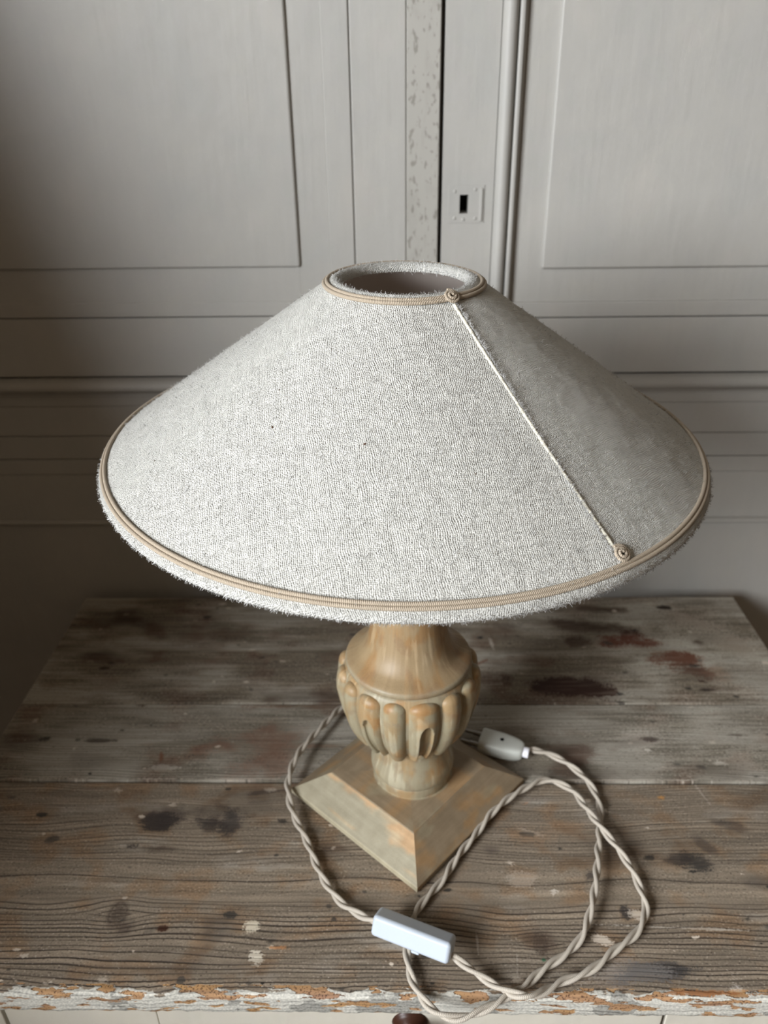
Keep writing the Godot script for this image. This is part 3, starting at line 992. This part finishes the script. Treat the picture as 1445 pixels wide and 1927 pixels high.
	for s in [[x0 + 0.012, zb + 0.012], [x1 - 0.060, zb + 0.012], [x0 + 0.012, zf - 0.062], [x1 - 0.060, zf - 0.062]]:
		d = fresh()
		var lx: float = s[0]
		var lz: float = s[1]
		var f := func(u: float, v: float) -> Vector3:
			var half := lerpf(0.016, 0.024, clampf(v * 1.25, 0, 1))
			var a := u * TAU
			var m2 := maxf(absf(cos(a)), absf(sin(a)))
			return Vector3(lx + 0.024 + half * cos(a) / m2 * 0.98, lerpf(-T, ya - 0.0005, v), lz + 0.024 + half * sin(a) / m2 * 0.98)
		grid(d, 32, 10, f, null, -1.0)
		commit("leg", d, M.cream_paint, t)

# ==================================================================== lamp
func build_lamp() -> void:
	var L := root("table_lamp", Vector3(0.0067, T + 0.0008, -0.5399))
	tag(L, "table lamp with a carved limewashed wooden urn base and a wide cream woven cone shade", "lamp")
	var wood: Material = M.limewashed_wood
	var wn := FastNoiseLite.new()
	wn.seed = 77
	wn.frequency = 22.0
	wn.fractal_octaves = 4
	# ---- plinth: square block, sloping sides, turned so that a corner faces the room
	var d := fresh()
	var ring := [Vector2(0.0793, 0.0), Vector2(0.0803, 0.0009), Vector2(0.0803, 0.0062), Vector2(0.0797, 0.0069), Vector2(0.0526, 0.0256), Vector2(0.0517, 0.0262), Vector2(0.0, 0.0264)]
	for side in 4:
		var bas := Basis(Vector3.UP, -PI / 2 * side)
		for k in ring.size() - 1:
			var a: Vector2 = ring[k]
			var b: Vector2 = ring[k + 1]
			var nu := 72
			var nv := 22 if k == 3 or k == 5 else 2
			var f := func(u: float, v: float) -> Vector3:
				var q := a.lerp(b, v)
				return bas * Vector3(lerpf(-q.x, q.x, u), q.y, q.x)
			var uvf := func(u: float, v: float) -> Vector2:
				var q := a.lerp(b, v)
				return Vector2((lerpf(-q.x, q.x, u)) * 4.0 + side * 0.37, q.x * 4.0 + side * 0.21)
			var colf := func(u: float, v: float) -> Color:
				var q := a.lerp(b, v)
				var n := wn.get_noise_3d((u - 0.5) * q.x * 2.0, q.y * 3.0, side * 3.0 + k)
				var n2 := wn.get_noise_3d(u * 0.09, v * 0.05, side * 5.0 + 20.0)
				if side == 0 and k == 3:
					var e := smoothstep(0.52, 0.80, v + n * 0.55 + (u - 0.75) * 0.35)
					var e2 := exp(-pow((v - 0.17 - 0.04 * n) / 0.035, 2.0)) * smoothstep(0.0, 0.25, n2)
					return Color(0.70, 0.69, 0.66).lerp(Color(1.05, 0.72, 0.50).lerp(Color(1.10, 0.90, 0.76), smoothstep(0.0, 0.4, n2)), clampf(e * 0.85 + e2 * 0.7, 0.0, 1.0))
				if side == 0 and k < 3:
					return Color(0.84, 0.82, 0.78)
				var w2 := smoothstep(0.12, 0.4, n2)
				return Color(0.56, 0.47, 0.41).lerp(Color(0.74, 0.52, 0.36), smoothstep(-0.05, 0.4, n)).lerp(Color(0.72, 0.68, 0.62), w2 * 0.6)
			grid(d, nu, nv, f, uvf, 1.0, colf)
	var pl := commit("plinth", d, M.plain_limewash, L, "square wooden plinth with sloping sides")
	pl.rotation.y = deg_to_rad(-45.0 + 3.24)
	var warm := func(u: float, v: float) -> Color:
		var n := wn.get_noise_3d(cos(u * TAU) * 0.06, v * 0.1, sin(u * TAU) * 0.06)
		return Color(0.74, 0.73, 0.68).lerp(Color(0.80, 0.64, 0.47), smoothstep(0.0, 0.4, n))
	var neckc := func(u: float, v: float) -> Color:
		var n := wn.get_noise_3d(cos(u * TAU) * 0.05, v * 0.05, sin(u * TAU) * 0.05 + 9.0)
		var edge := smoothstep(0.30, 0.24, v)
		return Color(0.74, 0.60, 0.46).lerp(Color(0.74, 0.71, 0.66), clampf(edge + n * 0.7, 0.0, 1.0))
	# ---- foot
	d = fresh()
	lathe(d, [Vector2(0.0, 0.0262), Vector2(0.036, 0.0262), Vector2(0.0364, 0.0268), Vector2(0.0367, 0.031), Vector2(0.0366, 0.0345), Vector2(0.0362, 0.0358), Vector2(0.0354, 0.0362), Vector2(0.0372, 0.0370), Vector2(0.0388, 0.0395),
		Vector2(0.0392, 0.0440), Vector2(0.0386, 0.0485), Vector2(0.0370, 0.0530), Vector2(0.0354, 0.0580), Vector2(0.0340, 0.0640), Vector2(0.0336, 0.0700), Vector2(0.0344, 0.0745), Vector2(0.0356, 0.0770), Vector2(0.0352, 0.0795), Vector2(0.0330, 0.0815)], 72, 96, Vector3(0.004, 0, 0), 1.0, warm)
	commit("foot", d, wood, L)
	# ---- urn body with carved lobes
	var core := [Vector2(0.0330, 0.0800), Vector2(0.0380, 0.0822), Vector2(0.0418, 0.0858), Vector2(0.0452, 0.0912), Vector2(0.0498, 0.0995), Vector2(0.0540, 0.1095), Vector2(0.0570, 0.1200), Vector2(0.0588, 0.1320), Vector2(0.0592, 0.1420), Vector2(0.0584, 0.1500), Vector2(0.0570, 0.1558), Vector2(0.0552, 0.1596), Vector2(0.0532, 0.1612)]
	d = fresh()
	lathe(d, core, 96, 80, Vector3.ZERO, 2.0, warm)
	var urn := commit("urn", d, wood, L, "round carved urn body")
	var marks := [-47.6, -22.8, -1.8, 27.0, 48.6]
	for k in 6:
		marks.append(48.6 + 43.97 * k + 24.2)
		marks.append(48.6 + 43.97 * (k + 1))
	for k in marks.size() - 1:
		var a0: float = deg_to_rad(marks[k])
		var a1: float = deg_to_rad(marks[k + 1])
		var grooved := k % 2 == 0
		d = fresh()
		var gx := rng.randf_range(-0.05, 0.2)
		var f := func(u: float, v: float) -> Vector3:
			var x := u * 2.0 - 1.0
			var s := lerpf(0.11, 0.90, v)
			var q := smooth_profile(core, s)
			var q2 := smooth_profile(core, s + 0.01)
			var tg := (q2 - q).normalized()
			var wv := 0.97
			if v > 0.84: wv *= sqrt(maxf(0.0, 1.0 - pow((v - 0.84) / 0.16, 2.0)))
			if v < 0.10: wv *= sqrt(maxf(0.0, 1.0 - pow((0.10 - v) / 0.102, 2.0)))
			var e1 := clampf((v - 0.84) / 0.16, 0.0, 1.0)
			var e0 := clampf((0.10 - v) / 0.10, 0.0, 1.0)
			var rise := 0.0090 * sqrt(maxf(0.0, 1.0 - x * x)) * sqrt(maxf(0.0, 1.0 - e1 * e1)) * sqrt(maxf(0.0, 1.0 - e0 * e0))
			if grooved:
				var ex := (x - gx) / 0.40
				var ev := maxf(0.0, (v - 0.54) / 0.13)
				var inner := smoothstep(1.0, 0.78, sqrt(ex * ex + ev * ev))
				rise -= 0.0050 * inner
			rise -= 0.0036
			var r := q.x + rise * tg.y
			var y := q.y - rise * tg.x
			var ang := lerpf(a0, a1, 0.5 + 0.5 * x * wv)
			return Vector3(r * sin(ang), y, r * cos(ang))
		var uvf := func(u: float, v: float) -> Vector2:
			return Vector2(v * 0.36 + k * 0.13, u * 0.1 + k * 0.217)
		var colf := func(u: float, v: float) -> Color:
			var n := wn.get_noise_3d(u * 0.03 + k, v * 0.09, 4.0)
			var e := smoothstep(0.05, 0.4, n + (0.25 if v > 0.82 else 0.0))
			return Color(0.76, 0.75, 0.69).lerp(Color(0.80, 0.62, 0.44), e)
		grid(d, 34, 64, f, uvf, 1.0, colf)
		commit("carved_lobe", d, wood, urn)
	# ---- neck with its flared collar
	d = fresh()
	lathe(d, [Vector2(0.0500, 0.1604), Vector2(0.0528, 0.1606), Vector2(0.0544, 0.1616), Vector2(0.0552, 0.1632), Vector2(0.0554, 0.1652), Vector2(0.0545, 0.1672), Vector2(0.0516, 0.1692), Vector2(0.0476, 0.1713), Vector2(0.0436, 0.1740), Vector2(0.0400, 0.1782), Vector2(0.0367, 0.1840), Vector2(0.0341, 0.1920), Vector2(0.0317, 0.2050),
		Vector2(0.0292, 0.2250), Vector2(0.0270, 0.2500), Vector2(0.0260, 0.2800), Vector2(0.0275, 0.3020), Vector2(0.0300, 0.3120), Vector2(0.0290, 0.3180), Vector2(0.0, 0.3190)], 80, 120, Vector3.ZERO, 1.0, neckc)
	commit("neck", d, wood, L)
	# ---- lamp holder, hidden under the shade
	d = fresh()
	lathe(d, [Vector2(0.0, 0.3185), Vector2(0.013, 0.3185), Vector2(0.013, 0.330), Vector2(0.019, 0.333), Vector2(0.019, 0.372), Vector2(0.016, 0.376), Vector2(0.0, 0.376)], 32, 30)
	commit("lamp_holder", d, M.black_plastic, L)
	build_shade(L)

func build_shade(L: Node3D) -> void:
	var n := Vector3(0.0123, 1.0, 0.031).normalized()
	var x := (Vector3.RIGHT - n * n.x).normalized()
	var sh := group_under("lampshade", L)
	sh.set_meta("label", "wide cone shade of cream woven cloth, trimmed with beige cord")
	sh.transform = Transform3D(Basis(x, n, x.cross(n)), Vector3(-0.0048, 0.3677, 0.0004))
	var seam := deg_to_rad(56.5)
	# cone line between the two rolled rims
	var pt := Vector2(0.0492, 0.1218)
	var pb := Vector2(0.2162, 0.0052)
	var slope := (pb - pt).normalized()
	var outn := Vector2(-slope.y, slope.x)
	var apex := pt.x / slope.x
	# cloth hangs a little proud at the seam, where two layers meet
	var ridge := func(a: float) -> float:
		var e := wrapf(a - seam, -PI, PI)
		return 0.0022 * exp(-absf(e) / 0.16)
	var roll := 0.0045
	var prof := func(v: float) -> Vector2:
		# inside top roll -> over the rim -> down the cone -> round the lower roll
		if v < 0.12:
			var a := lerpf(PI * 1.02, PI * 0.5 - acos(clampf(outn.y, -1, 1)), v / 0.12)
			a = lerpf(deg_to_rad(215.0), atan2(outn.y, outn.x), v / 0.12)
			var c := pt - outn * 0.0042
			return c + Vector2(cos(a), sin(a)) * 0.0042
		if v < 0.82:
			return pt.lerp(pb, (v - 0.12) / 0.70)
		var cb := pb - outn * roll
		var aa := lerpf(atan2(outn.y, outn.x), deg_to_rad(-165.0), (v - 0.82) / 0.18)
		return cb + Vector2(cos(aa), sin(aa)) * roll
	var fn := FastNoiseLite.new()
	fn.seed = 5
	fn.frequency = 30.0
	var f := func(u: float, v: float) -> Vector3:
		var a := seam + u * TAU
		var q: Vector2 = prof.call(clampf(v, 0.0, 1.0))
		var lift: float = ridge.call(a) * smoothstep(0.10, 0.2, v) * smoothstep(0.9, 0.8, v)
		var wob := fn.get_noise_3d(q.x * cos(a), q.y, q.x * sin(a)) * 0.0005
		q += outn * (lift + wob)
		return Vector3(q.x * cos(a), q.y, q.x * sin(a))
	var uvf := func(u: float, v: float) -> Vector2:
		var q: Vector2 = prof.call(v)
		var ell := q.x / slope.x
		if v < 0.12: ell -= (0.12 - v) * 0.08
		if v > 0.82: ell += (v - 0.82) * 0.08
		var w := (u - 0.5) * TAU * slope.x + 0.7
		return Vector2(cos(w), sin(w)) * ell / 0.150
	var d := fresh()
	grid(d, 360, 120, f, uvf, 1.0)
	commit("cloth", d, M.cloth, sh, "cream plain-woven cloth cover")
	# lining, seen through the top opening
	d = fresh()
	var g := func(u: float, v: float) -> Vector3:
		var a := u * TAU
		var q := (pt - outn * 0.0065).lerp(pb - outn * 0.0062, v)
		return Vector3(q.x * cos(a), q.y, q.x * sin(a))
	grid(d, 120, 20, g, null, -1.0)
	commit("lining", d, M.lining, sh, "dull beige paper lining")
	# gimp: two wrapped cords side by side on each rim
	for row in [[pt, 0.0032, 1.0], [pb, 0.0026, -1.0]]:
		for k in 2:
			d = fresh()
			var c0: Vector2 = row[0]
			var c: Vector2 = c0 + slope * (row[2] * (row[1] + 0.0025 * k) + (0.0 if row[2] > 0 else 0.0008)) + outn * 0.0009
			var m := 260
			var fr := [[], [], []]
			for i in m + 1:
				var a := seam + 0.03 / c.x * 0.2 + TAU * i / m
				var lift: float = ridge.call(a) * 0.6
				var q := c + outn * lift
				fr[0].append(Vector3(q.x * cos(a), q.y, q.x * sin(a)))
				fr[1].append(Vector3(outn.x * cos(a), outn.y, outn.x * sin(a)))
				fr[2].append(Vector3(slope.x * cos(a), slope.y, slope.x * sin(a)))
			tube(d, fr, 10, func(_i): return Vector2.ZERO, func(_i): return 0.00138, false, 240.0)
			commit("gimp_trim", d, M.gimp_cord, sh)
	# coiled rosettes where the trim ends meet
	for row in [[0.0528, 0.1190, 58.0, 0.0], [0.2078, 0.0108, 55.2, 0.3]]:
		var a: float = deg_to_rad(row[2])
		var o := Vector3(row[0] * cos(a), row[1], row[0] * sin(a))
		var nx := Vector3(outn.x * cos(a), outn.y, outn.x * sin(a))
		var dn := Vector3(slope.x * cos(a), slope.y, slope.x * sin(a))
		var sx := dn.cross(nx)
		var pts := []
		for i in 76:
			var t := i / 75.0
			var w: float = TAU * 2.3 * t + row[3] + PI * 0.9
			var r := lerpf(0.0009, 0.0054, t)
			pts.append(o + (dn * sin(w) + sx * cos(w)) * r + nx * lerpf(0.0046, 0.0030, t))
		var fr := frame_path(pts, 0.0006)
		d = fresh()
		tube(d, fr, 10, func(_i): return Vector2.ZERO, func(_i): return 0.00104, true, 260.0)
		commit("rosette", d, M.gimp_cord, sh, "coiled cord rosette")
	# raised seam
	d = fresh()
	var sp := []
	for i in 25:
		var t := i / 24.0
		var q := pt.lerp(pb, lerpf(0.05, 0.955, t))
		var a := seam + deg_to_rad(lerpf(1.7, -1.1, t))
		q += outn * (0.0022 * exp(-absf(a - seam) / 0.16) - 0.0002)
		sp.append(Vector3(q.x * cos(a), q.y, q.x * sin(a)))
	var sfr := frame_path(sp, 0.0015)
	tube(d, sfr, 10, func(i): return Vector2(fn.get_noise_1d(i * 0.9) * 0.0002, 0), func(i): return 0.0011 + 0.0005 * fn.get_noise_1d(i * 1.7 + 30.0), true, 60.0)
	commit("seam", d, M.seam_cloth, sh, "raised stitched seam down the side")
	# fuzz of loose fibres, thickest on the lower roll
	d = fresh()
	var r := RandomNumberGenerator.new()
	r.seed = 99
	for k in 25500:
		var v := r.randf_range(0.84, 0.96) if k < 9000 else (r.randf_range(0.13, 0.82) if k < 24000 else r.randf_range(0.0, 0.12))
		var u := r.randf()
		if k >= 9000 and k < 24000:
			v = 0.12 + 0.70 * sqrt(r.randf())
		if k >= 18000 and k < 19600:
			u = r.randfn() * 0.0014 * (0.25 / v)
			if u < 0.0: u += 1.0
			v = 0.14 + 0.66 * r.randf()
		var p: Vector3 = f.call(u, v)
		var du: Vector3 = f.call(u + 0.001, v) - p
		var dv: Vector3 = f.call(u, v + 0.002) - p
		var nn := du.cross(dv).normalized()
		var along := (du.normalized() * r.randfn() + dv.normalized() * r.randfn()).normalized()
		var ln := r.randf_range(0.0010, 0.0026) if k < 9000 else r.randf_range(0.0010, 0.0034)
		var wd := r.randf_range(0.00010, 0.00020)
		var lift := r.randf_range(0.25, 0.9) if k < 9000 else r.randf_range(0.15, 0.75)
		var curl := r.randf_range(-0.5, 0.5)
		var sdv := nn.cross(along) * wd
		var b: int = d.v.size()
		for s in 4:
			var t := s / 3.0
			var c := p + along * ln * t * (1.0 - 0.3 * t) + nn * ln * lift * sin(t * 2.2) + nn.cross(along) * ln * curl * t * t
			d.v.append_array([c - sdv * (1.0 - t * 0.6), c + sdv * (1.0 - t * 0.6)])
			var sn := sdv.normalized() * 0.85
			d.n.append_array([(nn * 0.5 - sn).normalized(), (nn * 0.5 + sn).normalized()])
			d.u.append_array([Vector2(0, t), Vector2(1, t)])
		for s in 3:
			var q := b + s * 2
			d.i.append_array([q, q + 1, q + 3, q, q + 3, q + 2])
	var fz := commit("fabric_fuzz", d, M.fuzz, sh)
	tag(fz, "", "", "", "stuff")
	# specks of husk caught in the weave
	for s in [[99.5, 0.52], [125.0, 0.52], [150.0, 0.80], [131.0, 0.40], [112.0, 0.35], [86.0, 0.30], [118.0, 0.68], [100.0, 0.75], [75.0, 0.62], [140.0, 0.62]]:
		d = fresh()
		var a: float = deg_to_rad(s[0])
		var q := pt.lerp(pb, s[1]) + outn * 0.0002
		var o := Vector3(q.x * cos(a), q.y, q.x * sin(a))
		var big := 0.0011 if s[1] == 0.52 else 0.0005
		var tl := r.randf_range(0, PI)
		var ex := Vector3(-sin(a), 0, cos(a))
		var ey := Vector3(slope.x * cos(a), slope.y, slope.x * sin(a))
		var ez := Vector3(outn.x * cos(a), outn.y, outn.x * sin(a))
		var ff := func(u: float, v: float) -> Vector3:
			var w := u * TAU
			var h := v * PI
			var e := Vector2(cos(w) * big, sin(w) * big * 0.55).rotated(tl) * sin(h)
			return o + ex * e.x + ey * e.y + ez * cos(h) * 0.0003
		grid(d, 8, 5, ff, null, 1.0)
		commit("husk_speck", d, M.speck, sh)

# ==================================================================== cord, switch and plug
func mm(a: Array) -> Array:
	var r := []
	for k in a.size() / 3:
		r.append(Vector3(a[k * 3], a[k * 3 + 1], a[k * 3 + 2]) / 1000.0)
	return r

func twisted(parent: Node3D, pts: Array, phase: float) -> void:
	var fr := frame_path(pts, 0.0013)
	var n: int = fr[0].size()
	for s in 2:
		var d := fresh()
		var off := func(k: int) -> Vector2:
			var a := phase + s * PI + TAU * k * 0.0013 / 0.046
			var sp := 0.00150 * smoothstep(0.0, 4.0, k) * smoothstep(0.0, 4.0, n - 1 - k) + 0.0002
			return Vector2(cos(a), sin(a)) * sp
		tube(d, fr, 10, off, func(_k): return 0.00182, true, 200.0)
		commit("strand", d, M.textile_flex, parent)

func build_cord() -> void:
	var c := root("lamp_cord", Vector3(0, T, 0))
	tag(c, "twisted beige textile lamp cord looped on the table, with white switch and plug", "cord")
	var tc := group_under("twisted_cord", c)
	var a := [Vector3(0.012, 0.0060, -0.657), Vector3(-0.018, 0.0075, -0.664), Vector3(-0.042, 0.0095, -0.663)]
	a.append_array(mm([-63,10,-646, -86,13,-607, -104,14,-572, -110,13,-542, -108,11,-523, -101,8,-502, -87,5,-477, -69,5,-439, -51,5,-415, -33,8,-401, -19,13,-391]))
	twisted(tc, a, 0.4)
	var b := mm([37,13,-367, 50,9,-359, 65,6,-350, 79,9,-340, 90,12,-336, 102,9,-339, 120,5,-350, 144,5,-359, 168,5,-376, 187,5,-389, 200,5,-407, 202,5,-421, 200,6,-441, 194,8,-460, 186,10,-477, 179,12,-490, 173,9,-509, 166,6,-531, 154,5,-543, 140,6,-546, 122,8,-536, 102,9,-521, 83,8,-503, 67,6,-482, 49,5,-459, 35,5,-436, 21,5,-420, 12,5,-407])
	b.append_array(mm([8,5,-397, 5,5,-385, 4,5,-371, 6,5,-356, 13,5,-340, 24,5,-328, 37,4,-324, 50,4,-326, 66,5,-332, 80,5,-340, 94,5,-348, 109,5,-360, 128,5,-372, 143,7,-385, 154,9,-405, 163,10,-428, 171,9,-454, 179,5,-482, 185,5,-502, 187,5,-521, 184,6,-539, 174,7,-557, 161,8,-570, 148,9,-578, 131,10,-583]))
	twisted(tc, b, 1.1)
	# ---- inline switch, tipped on its long edge over the cord
	var dir := (Vector3(0.0393, 0.0125, -0.3662) - Vector3(-0.0215, 0.0125, -0.3906)).normalized()
	var sw := group_under("inline_switch", c)
	sw.set_meta("label", "white inline switch with a small rocker")
	var back := dir.cross(Vector3.UP).normalized() * -1.0
	var bs := Basis(dir, Vector3.UP, dir.cross(Vector3.UP)).rotated(dir, deg_to_rad(-27.0))
	sw.transform = Transform3D(bs, Vector3(0.0089, 0.0172, -0.3790))
	var d := fresh()
	rbox(d, Vector3(-0.0325, -0.0086, -0.0090), Vector3(0.0325, 0.0086, 0.0090), 0.0034, Transform3D(), 5)
	commit("housing", d, M.white_plastic, sw)
	d = fresh()
	rbox(d, Vector3(0.0015, -0.0112, -0.002), Vector3(0.0085, -0.0080, 0.006), 0.0012, Transform3D(), 3)
	commit("rocker", d, M.white_plastic, sw)
	# ---- plug lying on its flat side
	var ax := Vector3(0.0425, 0, 0.0165).normalized()
	var pg := group_under("plug", c, Vector3(0.0825, 0.0095, -0.5958))
	pg.set_meta("label", "ivory plug with rounded shoulders, screw and white collar")
	pg.basis = Basis(ax, Vector3.UP, ax.cross(Vector3.UP))
	d = fresh()
	var body := func(u: float, v: float) -> Vector3:
		var px := lerpf(0.0, 0.0445, v)
		var hw := 0.0130
		var hh := 0.0085
		if v > 0.42:
			var e := (v - 0.42) / 0.58
			hw = lerpf(0.0055, 0.0130, sqrt(maxf(0.0, 1.0 - e * e)))
			hh = lerpf(0.0058, 0.0085, sqrt(maxf(0.0, 1.0 - e * e)))
		var k := smoothstep(0.0, 0.03, v) * 0.06 + 0.94
		var w := u * TAU
		var cx := signf(cos(w)) * pow(absf(cos(w)), 0.45)
		var sy := signf(sin(w)) * pow(absf(sin(w)), 0.45)
		return Vector3(px, hh * sy * k, hw * cx * k)
	grid(d, 56, 40, body, null, -1.0)
	for e in [0.0, 1.0]:
		var disc := func(u: float, v: float) -> Vector3:
			var q: Vector3 = body.call(u, e)
			return Vector3(q.x, q.y * v, q.z * v)
		grid(d, 56, 3, disc, null, -1.0 if e == 0.0 else 1.0)
	commit("plug_body", d, M.ivory_plastic, pg)
	d = fresh()
	lathe(d, [Vector2(0.0, 0.0), Vector2(0.0046, 0.0), Vector2(0.0054, 0.0008), Vector2(0.0054, 0.0055), Vector2(0.0046, 0.0066), Vector2(0.003, 0.0068)], 28, 24)
	var col := commit("collar", d, M.collar_plastic, pg, "white cord collar")
	col.transform = Transform3D(Basis(Vector3.FORWARD, PI / 2) * Basis(), Vector3(0.0440, 0, 0))
	d = fresh()
	lathe(d, [Vector2(0.0, 0.0), Vector2(0.0018, 0.0), Vector2(0.0019, 0.0004), Vector2(0.0012, 0.0003), Vector2(0.0, 0.0001)], 16, 12)
	var scr := commit("screw", d, M.dark_gap, pg)
	scr.position = Vector3(0.022, 0.0084, 0.0)
	for s in [-0.0075, 0.0075]:
		d = fresh()
		lathe(d, [Vector2(0.0, 0.0), Vector2(0.0024, 0.0), Vector2(0.0024, 0.010), Vector2(0.0019, 0.0104), Vector2(0.0019, 0.0185), Vector2(0.0012, 0.0192), Vector2(0.0, 0.0194)], 16, 24)
		var pin := commit("pin", d, M.steel, pg)
		pin.transform = Transform3D(Basis(Vector3.FORWARD, -PI / 2), Vector3(0.0005, 0, s))
